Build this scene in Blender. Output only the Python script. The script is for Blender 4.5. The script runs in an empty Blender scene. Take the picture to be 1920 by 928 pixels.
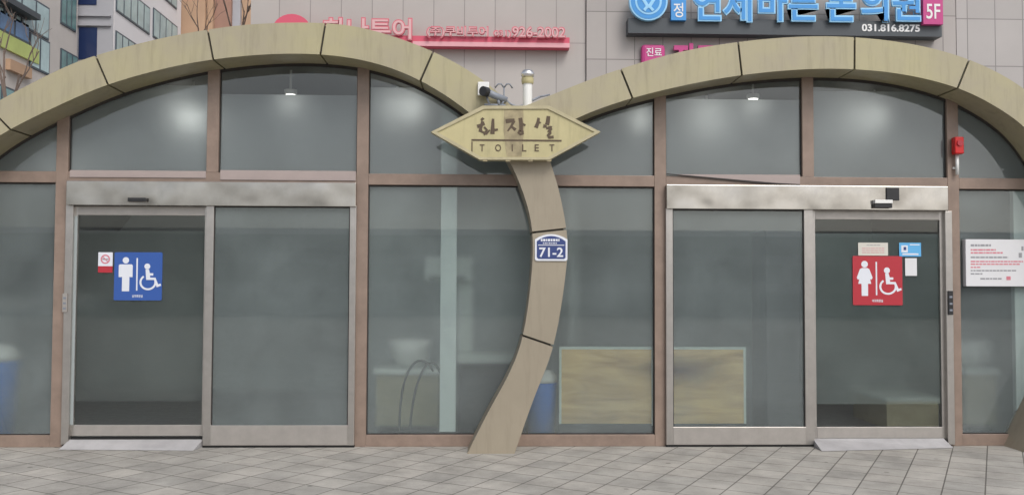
import bpy, bmesh, math, random
from mathutils import Matrix, Vector
random.seed(7)
S = bpy.context.scene
C = S.collection
PI = math.pi

# ------------------------------------------------------------ camera, world, sun, exposure
FPX, PITCH, YAW, ROLL, DIST, EYE = 1660.0, .0365, .0293, .0039, 8.846, 1.65
cam = bpy.data.cameras.new('camera'); cam.sensor_width = 36; cam.lens = 36 * FPX / 1920
cam.clip_start = .05; cam.clip_end = 3000
co = bpy.data.objects.new('camera', cam); C.objects.link(co); S.camera = co
co.matrix_world = (Matrix.Translation((0, -DIST, EYE)) @ Matrix.Rotation(-YAW, 4, 'Z') @
                   Matrix.Rotation(PI / 2 + PITCH, 4, 'X') @ Matrix.Rotation(ROLL, 4, 'Z'))
W = bpy.data.worlds.new('World'); S.world = W; W.use_nodes = True
wn = W.node_tree.nodes; wl = W.node_tree.links
bg = wn['Background']; sky = wn.new('ShaderNodeTexSky'); sky.sky_type = 'NISHITA'; sky.sun_disc = False
SUN_EL, SUN_AZ = math.radians(48), math.radians(152)      # azimuth measured from +Y clockwise: behind the viewer
sky.sun_elevation = SUN_EL; sky.sun_rotation = SUN_AZ
sky.dust_density = 3; sky.ozone_density = 1.0; sky.air_density = 1
hs = wn.new('ShaderNodeHueSaturation'); hs.inputs['Saturation'].default_value = .38
wl.new(sky.outputs[0], hs.inputs['Color']); wl.new(hs.outputs[0], bg.inputs['Color'])
bg.inputs['Strength'].default_value = .12
sl = bpy.data.lights.new('sun', 'SUN'); sl.energy = .8; sl.angle = math.radians(25); sl.color = (1, .96, .9)
so = bpy.data.objects.new('sun', sl); C.objects.link(so)
sd = Vector((math.sin(SUN_AZ) * math.cos(SUN_EL), math.cos(SUN_AZ) * math.cos(SUN_EL), math.sin(SUN_EL)))
so.rotation_euler = sd.to_track_quat('Z', 'Y').to_euler(); so.location = (0, -20, 25)
S.view_settings.view_transform = 'Standard'; S.view_settings.look = 'None'
S.view_settings.gamma = 1; S.view_settings.use_curve_mapping = False
S.view_settings.exposure = 0.55
S.cycles.max_bounces = 10; S.cycles.transparent_max_bounces = 12; S.cycles.transmission_bounces = 8
S.cycles.caustics_reflective = False; S.cycles.caustics_refractive = True

# ------------------------------------------------------------ measuring helpers
def ray(px, py):
    u, v = px - 960, py - 464
    a = u * math.cos(ROLL) + v * math.sin(ROLL); b = -u * math.sin(ROLL) + v * math.cos(ROLL)
    dx, dy, dz = a / FPX, 1, -b / FPX
    y = dy * math.cos(PITCH) - dz * math.sin(PITCH); z = dy * math.sin(PITCH) + dz * math.cos(PITCH)
    return dx * math.cos(YAW) + y * math.sin(YAW), -dx * math.sin(YAW) + y * math.cos(YAW), z
def at(px, py, Y):                       # point of the plane y = Y -> (x, z)
    x, y, z = ray(px, py); t = (Y + DIST) / y
    return x * t, EYE + z * t
def at_side(px, py, X):                  # point of the plane x = X -> (y, z)
    x, y, z = ray(px, py); t = X / x
    return y * t - DIST, EYE + z * t
def rect(px0, py0, px1, py1, Y):
    mx, my = (px0 + px1) / 2, (py0 + py1) / 2
    return at(px0, my, Y)[0], at(px1, my, Y)[0], at(mx, py1, Y)[1], at(mx, py0, Y)[1]

# ------------------------------------------------------------ materials
MATS = {}
def mat(name, col, rough=.6, metal=0, var=0, scale=6, bump=0, bscale=None, bdet=4, spec=.5, var2=None, stretch=None, coat=0, streak=0):
    m = bpy.data.materials.new(name); m.use_nodes = True
    nt = m.node_tree; b = nt.nodes['Principled BSDF']
    b.inputs['Roughness'].default_value = rough; b.inputs['Metallic'].default_value = metal
    b.inputs['Specular IOR Level'].default_value = spec
    if coat: b.inputs['Coat Weight'].default_value = coat
    b.inputs['Base Color'].default_value = (*col, 1)
    tc = nt.nodes.new('ShaderNodeTexCoord'); src = tc.outputs['Object']
    if stretch:
        mp = nt.nodes.new('ShaderNodeMapping'); mp.inputs['Scale'].default_value = stretch
        nt.links.new(src, mp.inputs[0]); src = mp.outputs[0]
    if var:
        n = nt.nodes.new('ShaderNodeTexNoise'); n.inputs['Scale'].default_value = scale
        n.inputs['Detail'].default_value = 6; n.inputs['Roughness'].default_value = .65
        nt.links.new(src, n.inputs['Vector'])
        r = nt.nodes.new('ShaderNodeValToRGB'); r.color_ramp.elements[0].position = .32; r.color_ramp.elements[1].position = .7
        c2 = var2 or tuple(c * (1 - var) for c in col)
        r.color_ramp.elements[0].color = (*c2, 1); r.color_ramp.elements[1].color = (*[min(1, c * (1 + var * .5)) for c in col], 1)
        nt.links.new(n.outputs['Fac'], r.inputs[0]); nt.links.new(r.outputs[0], b.inputs['Base Color'])
        if streak:                        # rain streaks and grime running down
            mp2 = nt.nodes.new('ShaderNodeMapping'); mp2.inputs['Scale'].default_value = (7, 7, .7); nt.links.new(src, mp2.inputs[0])
            n5 = nt.nodes.new('ShaderNodeTexNoise'); n5.inputs['Scale'].default_value = 1.6; n5.inputs['Detail'].default_value = 7; n5.inputs['Roughness'].default_value = .7
            nt.links.new(mp2.outputs[0], n5.inputs['Vector'])
            m5 = nt.nodes.new('ShaderNodeMapRange'); m5.inputs[1].default_value = .50; m5.inputs[2].default_value = .78; m5.inputs[3].default_value = 1; m5.inputs[4].default_value = 1 - streak
            nt.links.new(n5.outputs['Fac'], m5.inputs[0])
            v5 = nt.nodes.new('ShaderNodeVectorMath'); v5.operation = 'SCALE'; nt.links.new(r.outputs[0], v5.inputs[0]); nt.links.new(m5.outputs[0], v5.inputs['Scale'])
            nt.links.new(v5.outputs[0], b.inputs['Base Color'])
    if bump:
        n2 = nt.nodes.new('ShaderNodeTexNoise'); n2.inputs['Scale'].default_value = bscale or scale * 8
        n2.inputs['Detail'].default_value = bdet
        nt.links.new(src, n2.inputs['Vector'])
        bp = nt.nodes.new('ShaderNodeBump'); bp.inputs['Strength'].default_value = bump; bp.inputs['Distance'].default_value = .02
        nt.links.new(n2.outputs['Fac'], bp.inputs['Height']); nt.links.new(bp.outputs[0], b.inputs['Normal'])
    MATS[name] = m
    return m
def emis(name, col, s):
    m = mat(name, col); b = m.node_tree.nodes['Principled BSDF']
    b.inputs['Emission Color'].default_value = (*col, 1); b.inputs['Emission Strength'].default_value = s
    return m
def clear_glass(name, ior=1.5, tint=(.96, .975, .972)):
    m = bpy.data.materials.new(name); m.use_nodes = True; nt = m.node_tree
    nt.nodes.remove(nt.nodes['Principled BSDF']); out = nt.nodes['Material Output']
    t = nt.nodes.new('ShaderNodeBsdfTransparent'); t.inputs[0].default_value = (*tint, 1)
    g = nt.nodes.new('ShaderNodeBsdfGlossy'); g.inputs['Roughness'].default_value = .015
    ge = nt.nodes.new('ShaderNodeNewGeometry'); dt = nt.nodes.new('ShaderNodeVectorMath'); dt.operation = 'DOT_PRODUCT'
    nt.links.new(ge.outputs['Normal'], dt.inputs[0]); nt.links.new(ge.outputs['Incoming'], dt.inputs[1])
    def mth(op, a, b=None):
        n = nt.nodes.new('ShaderNodeMath'); n.operation = op
        for i, v in enumerate((a, b)):
            if v is None: continue
            if isinstance(v, (int, float)): n.inputs[i].default_value = v
            else: nt.links.new(v.outputs[0] if v.type != 'VECT_MATH' else v.outputs['Value'], n.inputs[i])
        return n
    f0 = ((ior - 1) / (ior + 1)) ** 2     # Schlick reflectance, the same from both sides of the pane
    f = mth('ADD', mth('MULTIPLY', mth('POWER', mth('SUBTRACT', 1, mth('ABSOLUTE', dt)), 5), 1 - f0), f0)
    mx = nt.nodes.new('ShaderNodeMixShader')
    nt.links.new(f.outputs[0], mx.inputs[0]); nt.links.new(t.outputs[0], mx.inputs[1]); nt.links.new(g.outputs[0], mx.inputs[2])
    nt.links.new(mx.outputs[0], out.inputs['Surface'])
    return m
def frost_mat(name, rough, tint=(.95, .97, .965)):
    m = bpy.data.materials.new(name); m.use_nodes = True; nt = m.node_tree
    nt.nodes.remove(nt.nodes['Principled BSDF']); out = nt.nodes['Material Output']
    gl = nt.nodes.new('ShaderNodeBsdfRefraction'); gl.inputs['Color'].default_value = (*tint, 1)
    gl.inputs['Roughness'].default_value = rough; gl.inputs['IOR'].default_value = 1.45
    nt.links.new(gl.outputs[0], out.inputs['Surface'])
    return m
def coat_mat(name, col, dens, blotch=.12):
    """milky coat of the privacy film: scatters part of the light, lets the rest through"""
    m = bpy.data.materials.new(name); m.use_nodes = True; nt = m.node_tree
    nt.nodes.remove(nt.nodes['Principled BSDF']); out = nt.nodes['Material Output']
    d = nt.nodes.new('ShaderNodeBsdfDiffuse'); d.inputs[0].default_value = (*col, 1)
    tp = nt.nodes.new('ShaderNodeBsdfTransparent')
    tc = nt.nodes.new('ShaderNodeTexCoord'); src = []
    for sc, det in ((1.7, 5), (230, 1)):
        n = nt.nodes.new('ShaderNodeTexNoise'); n.inputs['Scale'].default_value = sc; n.inputs['Detail'].default_value = det
        nt.links.new(tc.outputs['Object'], n.inputs['Vector'])
        mr = nt.nodes.new('ShaderNodeMapRange'); mr.inputs[1].default_value = .3; mr.inputs[2].default_value = .7
        mr.inputs[3].default_value = -blotch / 2; mr.inputs[4].default_value = blotch / 2
        nt.links.new(n.outputs['Fac'], mr.inputs[0]); src.append(mr)
    a = nt.nodes.new('ShaderNodeMath'); a.operation = 'ADD'; nt.links.new(src[0].outputs[0], a.inputs[0]); nt.links.new(src[1].outputs[0], a.inputs[1])
    b = nt.nodes.new('ShaderNodeMath'); b.operation = 'ADD'; nt.links.new(a.outputs[0], b.inputs[0]); b.inputs[1].default_value = dens
    mx = nt.nodes.new('ShaderNodeMixShader'); nt.links.new(b.outputs[0], mx.inputs[0])
    nt.links.new(tp.outputs[0], mx.inputs[1]); nt.links.new(d.outputs[0], mx.inputs[2]); nt.links.new(mx.outputs[0], out.inputs['Surface'])
    return m
def film(top, bot, y, kind, parent):
    """frosted core 2 mm thick with its milky coat 1 mm in front, one mesh"""
    mb = MB(); mb.band(top, bot, y, y + .002); n0 = len(mb.b.faces)
    a = [mb.b.verts.new((x, y - .001, z)) for x, z in top]; c = [mb.b.verts.new((x, y - .001, z)) for x, z in bot]
    for i in range(len(a) - 1):
        f = mb.b.faces.new((a[i], a[i + 1], c[i + 1], c[i])); f.material_index = 1
    o = mb.build('privacy_film', FILM[kind][0], parent); o.data.materials.append(FILM[kind][1]); return o

M = {}
M['clad'] = mat('arch_cladding', (.40, .362, .21), .5, var=.13, scale=1.3, bump=.03, bscale=3, var2=(.36, .32, .23), streak=.28)
M['clad_foot'] = mat('foot_cladding', (.33, .285, .215), .5, streak=.2, var=.1, scale=1.3, bump=.03, bscale=3)
M['core'] = mat('joint_core', (.05, .045, .035), .8)
M['brown'] = mat('brown_frame', (.285, .21, .168), .42, var=.22, scale=5, bump=.02, spec=.5)
M['brown_pale'] = mat('pale_cover', (.40, .33, .31), .35, var=.08, scale=4, bump=.03)
M['gasket'] = mat('gasket', (.035, .03, .028), .7)
M['steel'] = mat('door_steel', (.52, .49, .46), .33, metal=.85, streak=.06, var=.10, scale=9, bump=.05, bscale=6)
M['steel_flat'] = mat('door_rail_steel', (.44, .41, .38), .45, metal=.5, streak=.08, var=.10, scale=7, bump=.03)
M['mirror'] = mat('polished_header', (.47, .445, .415), .15, metal=1, var=.22, scale=2.5, bump=.42, bscale=3.0, bdet=1)  # colour blotches stand in for the patchy reflections of the steel
M['dark'] = mat('dark_gap', (.02, .02, .02), .8)
M['glass'] = clear_glass('window_glass', 1.55)
_fr, _fd = frost_mat('frost', .26), frost_mat('frost_door', .2)
FILM = {'film_near': (frost_mat('frost_fixed', .13), coat_mat('milky_coat_fixed', (.49, .535, .55), .27, .13)), 'film_up': (frost_mat('frost_upper', .62), coat_mat('milky_coat_upper', (.50, .54, .565), .29, .08)), 'film': (_fr, coat_mat('milky_coat', (.49, .535, .55), .27, .13)), 'film_door': (_fd, coat_mat('thin_coat', (.36, .39, .38), .14, .08)),
        'film_teal': (_fd, coat_mat('teal_coat', (.40, .47, .46), .2, .08))}
M['in_wall'] = mat('interior_wall', (.45, .48, .47), .6, var=.1, scale=1.5)
M['in_floor'] = mat('interior_floor', (.22, .225, .23), .3, var=.3, scale=12)
M['white'] = mat('white_plastic', (.78, .78, .76), .4)
M['off'] = mat('offwhite_tile', (.7, .74, .7), .35)
M['mint'] = mat('pale_mint_panel', (.74, .80, .78), .5)
M['beige'] = mat('beige_box', (.42, .38, .25), .6, var=.1)
M['black'] = mat('black_plastic', (.02, .02, .022), .4)
M['hose'] = mat('dark_hose', (.06, .06, .06), .5)
M['blue_p'] = mat('blue_plastic', (.03, .2, .72), .4)
M['ply_edge'] = mat('board_border', (.6, .67, .6), .5)
M['lamp'] = emis('lamp_glow', (1, .98, .93), 1.6)
M['sign_y'] = mat('sign_yellow', (.50, .445, .245), .5, streak=.25, var=.12, scale=3, bump=.02)
M['sign_rim'] = mat('sign_rim', (.46, .41, .26), .5, var=.15, scale=8)
M['engr'] = mat('engraved_letters', (.10, .07, .045), .7)
M['stain'] = mat('rust_stain', (.38, .32, .195), .7, var=.35, scale=9)
M['navy'] = mat('navy_plate', (.035, .06, .2), .4)
M['s_blue'] = mat('sign_blue', (.035, .10, .36), .35)
M['s_red'] = mat('sign_red', (.44, .03, .045), .35)
M['s_white'] = mat('sign_white', (.72, .74, .8), .4)
M['paper'] = mat('paper', (.7, .7, .72), .6, var=.03)
M['paper_b'] = mat('paper_beige', (.62, .6, .54), .6)
M['ltblue'] = mat('sticker_light_blue', (.12, .42, .75), .4)
M['ink'] = mat('ink_grey', (.3, .3, .32), .6)
M['ink_r'] = mat('ink_red', (.62, .2, .25), .6)
M['red'] = mat('alarm_red', (.6, .012, .012), .3)
M['chrome'] = mat('chrome', (.75, .73, .72), .15, metal=1)
M['camgrey'] = mat('camera_grey', (.22, .24, .28), .4)
M['ramp'] = mat('ramp_concrete', (.41, .40, .405), .8, var=.15, scale=5, bump=.15)
M['strip'] = mat('strip_grey', (.36, .40, .40), .4)
M['dark_fill'] = mat('filler_grey', (.07, .075, .08), .5)
M['roof'] = mat('roof_metal', (.3, .3, .28), .6)

def plywood():
    m = mat('plywood', (.42, .33, .17), .6); nt = m.node_tree; b = nt.nodes['Principled BSDF']
    tc = nt.nodes.new('ShaderNodeTexCoord')
    mp = nt.nodes.new('ShaderNodeMapping'); mp.inputs['Scale'].default_value = (.6, 1, 3.0)
    w = nt.nodes.new('ShaderNodeTexNoise'); w.inputs['Scale'].default_value = 2.5; w.inputs['Detail'].default_value = 5; w.inputs['Distortion'].default_value = .9
    nt.links.new(tc.outputs['Object'], mp.inputs[0]); nt.links.new(mp.outputs[0], w.inputs['Vector'])
    r = nt.nodes.new('ShaderNodeValToRGB'); e = r.color_ramp.elements
    e[0].position = .3; e[0].color = (.48, .30, .11, 1); e[1].position = .62; e[1].color = (.80, .56, .24, 1)
    nt.links.new(w.outputs['Fac'], r.inputs[0])
    # the knot, a dark oval in the board
    m2 = nt.nodes.new('ShaderNodeMapping'); m2.inputs['Location'].default_value = KNOT; m2.inputs['Scale'].default_value = (1.7, 0, 6)
    ln = nt.nodes.new('ShaderNodeVectorMath'); ln.operation = 'LENGTH'
    nt.links.new(tc.outputs['Object'], m2.inputs[0]); nt.links.new(m2.outputs[0], ln.inputs[0])
    mr = nt.nodes.new('ShaderNodeMapRange'); mr.inputs[1].default_value = .1; mr.inputs[2].default_value = 1.1
    mr.inputs[3].default_value = 1.0; mr.inputs[4].default_value = 0
    nt.links.new(ln.outputs['Value'], mr.inputs[0])
    mx = nt.nodes.new('ShaderNodeMix'); mx.data_type = 'RGBA'
    mx.inputs[7].default_value = (.10, .04, .015, 1)
    nt.links.new(mr.outputs[0], mx.inputs[0]); nt.links.new(r.outputs[0], mx.inputs[6]); nt.links.new(mx.outputs[2], b.inputs['Base Color'])
    return m
_k = at(1272, 694, .08); KNOT = (-_k[0] * 1.7, 0, -_k[1] * 6)
M['ply'] = plywood()

def paving():
    m = mat('paving_slabs', (.3, .3, .29), .8); nt = m.node_tree; b = nt.nodes['Principled BSDF']; L = nt.links
    tc = nt.nodes.new('ShaderNodeTexCoord'); mp = nt.nodes.new('ShaderNodeMapping')
    mp.inputs['Rotation'].default_value = (0, 0, math.radians(30.3)); mp.inputs['Location'].default_value = (.13, .02, 0)
    L.new(tc.outputs['Object'], mp.inputs[0])
    br = nt.nodes.new('ShaderNodeTexBrick'); br.offset = 0; br.inputs['Scale'].default_value = 1
    br.inputs['Brick Width'].default_value = .3; br.inputs['Row Height'].default_value = .3
    br.inputs['Mortar Size'].default_value = .006; br.inputs['Mortar Smooth'].default_value = .3
    br.inputs['Color1'].default_value = (.38, .365, .335, 1); br.inputs['Color2'].default_value = (.455, .43, .39, 1)
    br.inputs['Mortar'].default_value = (.14, .13, .115, 1)
    L.new(mp.outputs[0], br.inputs['Vector'])
    n = nt.nodes.new('ShaderNodeTexNoise'); n.inputs['Scale'].default_value = 2.0; n.inputs['Detail'].default_value = 9; n.inputs['Roughness'].default_value = .7
    L.new(tc.outputs['Object'], n.inputs['Vector'])
    mr = nt.nodes.new('ShaderNodeMapRange'); mr.inputs[1].default_value = .3; mr.inputs[2].default_value = .75; mr.inputs[3].default_value = .60; mr.inputs[4].default_value = 1.2
    L.new(n.outputs['Fac'], mr.inputs[0])
    n2 = nt.nodes.new('ShaderNodeTexNoise'); n2.inputs['Scale'].default_value = 60; n2.inputs['Detail'].default_value = 3
    L.new(tc.outputs['Object'], n2.inputs['Vector'])
    mr2 = nt.nodes.new('ShaderNodeMapRange'); mr2.inputs[3].default_value = .86; mr2.inputs[4].default_value = 1.14
    L.new(n2.outputs['Fac'], mr2.inputs[0])
    mm = nt.nodes.new('ShaderNodeMath'); mm.operation = 'MULTIPLY'; L.new(mr.outputs[0], mm.inputs[0]); L.new(mr2.outputs[0], mm.inputs[1])
    vo = nt.nodes.new('ShaderNodeTexVoronoi'); vo.inputs['Scale'].default_value = 2.6; L.new(tc.outputs['Object'], vo.inputs['Vector'])
    ds = nt.nodes.new('ShaderNodeMath'); ds.operation = 'MULTIPLY_ADD'; L.new(n2.outputs['Fac'], ds.inputs[0]); ds.inputs[1].default_value = -.04; L.new(vo.outputs['Distance'], ds.inputs[2])
    gm = nt.nodes.new('ShaderNodeMapRange'); gm.inputs[1].default_value = .03; gm.inputs[2].default_value = .05; gm.inputs[3].default_value = .62; gm.inputs[4].default_value = 1
    L.new(ds.outputs[0], gm.inputs[0])
    m9 = nt.nodes.new('ShaderNodeMath'); m9.operation = 'MULTIPLY'; L.new(mm.outputs[0], m9.inputs[0]); L.new(gm.outputs[0], m9.inputs[1]); mm = m9
    vm = nt.nodes.new('ShaderNodeVectorMath'); vm.operation = 'SCALE'
    L.new(br.outputs['Color'], vm.inputs[0]); L.new(mm.outputs[0], vm.inputs['Scale']); L.new(vm.outputs[0], b.inputs['Base Color'])
    inv = nt.nodes.new('ShaderNodeMath'); inv.operation = 'SUBTRACT'; inv.inputs[0].default_value = 1; L.new(br.outputs['Fac'], inv.inputs[1])
    ad = nt.nodes.new('ShaderNodeMath'); ad.operation = 'MULTIPLY_ADD'; L.new(n2.outputs['Fac'], ad.inputs[0]); ad.inputs[1].default_value = .15; L.new(inv.outputs[0], ad.inputs[2])
    bp = nt.nodes.new('ShaderNodeBump'); bp.inputs['Strength'].default_value = .6; bp.inputs['Distance'].default_value = .004
    L.new(ad.outputs[0], bp.inputs['Height']); L.new(bp.outputs[0], b.inputs['Normal'])
    return m
M['paving'] = paving()

def tiled(name, col, bw, rh, off, ox, oz, mortar=.018, dark=.55, rot=True):
    m = mat(name, col, .5); nt = m.node_tree; b = nt.nodes['Principled BSDF']; L = nt.links
    tc = nt.nodes.new('ShaderNodeTexCoord'); sp = nt.nodes.new('ShaderNodeSeparateXYZ'); cb = nt.nodes.new('ShaderNodeCombineXYZ')
    L.new(tc.outputs['Object'], sp.inputs[0])
    ax = nt.nodes.new('ShaderNodeMath'); ax.operation = 'ADD'; L.new(sp.outputs['X'], ax.inputs[0]); L.new(sp.outputs['Y'], ax.inputs[1])
    a1 = nt.nodes.new('ShaderNodeMath'); a1.operation = 'SUBTRACT'; L.new(ax.outputs[0], a1.inputs[0]); a1.inputs[1].default_value = ox
    a2 = nt.nodes.new('ShaderNodeMath'); a2.operation = 'SUBTRACT'; L.new(sp.outputs['Z'], a2.inputs[0]); a2.inputs[1].default_value = oz
    L.new(a1.outputs[0], cb.inputs['X']); L.new(a2.outputs[0], cb.inputs['Y'])
    br = nt.nodes.new('ShaderNodeTexBrick'); br.offset = off; br.inputs['Scale'].default_value = 1
    br.inputs['Brick Width'].default_value = bw; br.inputs['Row Height'].default_value = rh
    br.inputs['Mortar Size'].default_value = mortar; br.inputs['Mortar Smooth'].default_value = .2
    br.inputs['Color1'].default_value = (*[c * .95 for c in col], 1); br.inputs['Color2'].default_value = (*[c * 1.05 for c in col], 1)
    br.inputs['Mortar'].default_value = (*[c * dark for c in col], 1)
    L.new(cb.outputs[0], br.inputs['Vector'])
    n = nt.nodes.new('ShaderNodeTexNoise'); n.inputs['Scale'].default_value = .8; n.inputs['Detail'].default_value = 8
    L.new(tc.outputs['Object'], n.inputs['Vector'])
    mr = nt.nodes.new('ShaderNodeMapRange'); mr.inputs[3].default_value = .88; mr.inputs[4].default_value = 1.1; L.new(n.outputs['Fac'], mr.inputs[0])
    vm = nt.nodes.new('ShaderNodeVectorMath'); vm.operation = 'SCALE'
    L.new(br.outputs['Color'], vm.inputs[0]); L.new(mr.outputs[0], vm.inputs['Scale']); L.new(vm.outputs[0], b.inputs['Base Color'])
    return m

# ------------------------------------------------------------ mesh helpers
def wm(q):
    m = q.matrix_parent_inverse @ q.matrix_basis
    return wm(q.parent) @ m if q.parent else q.matrix_basis.copy()
class MB:
    def __init__(s): s.b = bmesh.new()
    def box(s, x0, x1, y0, y1, z0, z1):
        vs = [s.b.verts.new((x, y, z)) for x in (x0, x1) for y in (y0, y1) for z in (z0, z1)]
        for q in ((0, 1, 3, 2), (4, 6, 7, 5), (0, 4, 5, 1), (2, 3, 7, 6), (0, 2, 6, 4), (1, 5, 7, 3)): s.b.faces.new([vs[i] for i in q])
        return s
    def px(s, px0, py0, px1, py1, y0, y1, ref=None):
        x0, x1, z0, z1 = rect(px0, py0, px1, py1, y0 if ref is None else ref)
        return s.box(x0, x1, y0, y1, z0, z1)
    def prism(s, pts, y0, y1):            # polygon in xz, extruded along y
        a = [s.b.verts.new((x, y0, z)) for x, z in pts]; c = [s.b.verts.new((x, y1, z)) for x, z in pts]
        s.b.faces.new(a); s.b.faces.new(list(reversed(c)))
        n = len(pts)
        for i in range(n): s.b.faces.new((a[i], c[i], c[(i + 1) % n], a[(i + 1) % n]))
        return s
    def prism_side(s, pts, x0, x1):       # polygon in yz, extruded along x
        a = [s.b.verts.new((x0, y, z)) for y, z in pts]; c = [s.b.verts.new((x1, y, z)) for y, z in pts]
        s.b.faces.new(a); s.b.faces.new(list(reversed(c)))
        n = len(pts)
        for i in range(n): s.b.faces.new((a[i], c[i], c[(i + 1) % n], a[(i + 1) % n]))
        return s
    def band(s, A, B, y0, y1):            # strip between two xz polylines of the same length, thick along y
        n = len(A); f = lambda P, y: [s.b.verts.new((x, y, z)) for x, z in P]
        a0, b0, a1, b1 = f(A, y0), f(B, y0), f(A, y1), f(B, y1)
        for i in range(n - 1):
            s.b.faces.new((a0[i], a0[i + 1], b0[i + 1], b0[i])); s.b.faces.new((a1[i], b1[i], b1[i + 1], a1[i + 1]))
            s.b.faces.new((a0[i], a1[i], a1[i + 1], a0[i + 1])); s.b.faces.new((b0[i], b0[i + 1], b1[i + 1], b1[i]))
        s.b.faces.new((a0[0], b0[0], b1[0], a1[0])); s.b.faces.new((a0[-1], a1[-1], b1[-1], b0[-1]))
        return s
    def tube(s, pts, r, n=8, r2=None):
        pts = [Vector(p) for p in pts]; rings = []
        for i, p in enumerate(pts):
            d = (pts[min(i + 1, len(pts) - 1)] - pts[max(i - 1, 0)]).normalized()
            u = d.cross(Vector((.13, .31, 1)) if abs(d.z) < .95 else Vector((1, 0, 0))).normalized(); v = d.cross(u)
            rr = r if r2 is None else r + (r2 - r) * i / (len(pts) - 1)
            rings.append([s.b.verts.new(p + (u * math.cos(2 * PI * k / n) + v * math.sin(2 * PI * k / n)) * rr) for k in range(n)])
        for a, c in zip(rings, rings[1:]):
            for k in range(n): s.b.faces.new((a[k], a[(k + 1) % n], c[(k + 1) % n], c[k]))
        s.b.faces.new(rings[0]); s.b.faces.new(list(reversed(rings[-1])))
        return s
    def lathe(s, prof, c, axis='Z', n=20):
        rings = []
        for r, h in prof:
            ring = []
            for k in range(n):
                a = 2 * PI * k / n; p = (r * math.cos(a), r * math.sin(a), h)
                if axis == 'Y': p = (p[0], p[2], p[1])
                ring.append(s.b.verts.new((c[0] + p[0], c[1] + p[1], c[2] + p[2])))
            rings.append(ring)
        for a, d in zip(rings, rings[1:]):
            for k in range(n): s.b.faces.new((a[k], a[(k + 1) % n], d[(k + 1) % n], d[k]))
        s.b.faces.new(rings[0]); s.b.faces.new(list(reversed(rings[-1])))
        return s
    def disc(s, cx, cz, r, y0, y1, n=28, rz=None):
        rz = rz or r
        return s.prism([(cx + r * math.cos(2 * PI * k / n), cz + rz * math.sin(2 * PI * k / n)) for k in range(n)], y0, y1)
    def build(s, name, m, parent=None, bev=0, smooth=False):
        bmesh.ops.recalc_face_normals(s.b, faces=s.b.faces)
        me = bpy.data.meshes.new(name); s.b.to_mesh(me); s.b.free(); me.materials.append(m)
        if smooth:
            for p in me.polygons: p.use_smooth = True
        o = bpy.data.objects.new(name, me); C.objects.link(o)
        if parent:
            o.parent = parent
            o.matrix_parent_inverse = wm(parent).inverted()
        if bev:
            b = o.modifiers.new('bevel', 'BEVEL'); b.width = bev; b.segments = 2; b.limit_method = 'ANGLE'; b.angle_limit = math.radians(40)
        return o
def tag(o, label=None, cat=None, group=None, kind=None):
    if label: o['label'] = label
    if cat: o['category'] = cat
    if group: o['group'] = group
    if kind: o['kind'] = kind
    return o
def thing(name, loc, label, cat, group=None):
    o = bpy.data.objects.new(name, None); C.objects.link(o); o.location = loc; o.empty_display_size = .1
    return tag(o, label, cat, group)
def text(body, x0, x1, z0, z1, Y, m, parent, name='lettering', ext=.004, bold=0.0, sp=1.0):
    cu = bpy.data.curves.new('tmp', 'FONT'); cu.body = body; cu.size = 1; cu.extrude = .001; cu.offset = bold; cu.space_character = sp
    cu.resolution_u = 4
    t = bpy.data.objects.new('tmp', cu); C.objects.link(t)
    dg = bpy.context.evaluated_depsgraph_get(); dg.update()
    me = bpy.data.meshes.new_from_object(t.evaluated_get(dg)); bpy.data.objects.remove(t)
    xs = [v.co.x for v in me.vertices]; ys = [v.co.y for v in me.vertices]
    ax, bx, ay, by = min(xs), max(xs), min(ys), max(ys)
    for v in me.vertices:
        x, y, z = v.co
        v.co = (x0 + (x - ax) / (bx - ax) * (x1 - x0), Y + (0 if z > 0 else ext), z0 + (y - ay) / (by - ay) * (z1 - z0))
    me.materials.clear(); me.materials.append(m)
    o = bpy.data.objects.new(name, me); C.objects.link(o)
    if parent:
        o.parent = parent; o.matrix_parent_inverse = wm(parent).inverted()
    return o
def textpx(body, a, b, c, d, Y, m, parent, **k):
    x0, x1, z0, z1 = rect(a, b, c, d, Y)
    return text(body, x0, x1, z0, z1, Y, m, parent, **k)

# ------------------------------------------------------------ ground
g = MB(); g.box(-300, 300, -300, 300, -.4, 0)
tag(g.build('pavement', M['paving']), kind='structure')
g = MB(); g.box(-6.0, 6.6, .05, 4.4, .002, .03)
tag(g.build('interior_floor', M['in_floor']), kind='structure')

# ------------------------------------------------------------ the arches
YF, YB = -.36, .085
def cr(P, n=8):
    out = []
    P = [(2 * P[0][0] - P[1][0], 2 * P[0][1] - P[1][1])] + list(P) + [(2 * P[-1][0] - P[-2][0], 2 * P[-1][1] - P[-2][1])]
    for i in range(1, len(P) - 2):
        p0, p1, p2, p3 = P[i - 1:i + 3]
        for k in range(n):
            t = k / n
            out.append(tuple(.5 * (2 * p1[j] + (p2[j] - p0[j]) * t + (2 * p0[j] - 5 * p1[j] + 4 * p2[j] - p3[j]) * t * t + (3 * p1[j] - p0[j] - 3 * p2[j] + p3[j]) * t ** 3) for j in (0, 1)))
    out.append(P[-2]); return out
def smooth(P, it):
    for _ in range(it):
        P = [P[0]] + [((P[i - 1][0] + 2 * P[i][0] + P[i + 1][0]) / 4, (P[i - 1][1] + 2 * P[i][1] + P[i + 1][1]) / 4) for i in range(1, len(P) - 1)] + [P[-1]]
    return P
F = lambda L: [at(x, y, YF) for x, y in L]
footL = F([(985, 372), (999, 435), (997, 516), (981, 633), (952, 706), (915, 772), (876, 850)])
footR = F([(1050, 365), (1063, 435), (1063, 497), (1040, 647), (1003, 739), (954, 850)])
footR = footR[:-1] + [(footR[-1][0] + .055, 0)]
footL[-1] = (footL[-1][0], 0)
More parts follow.
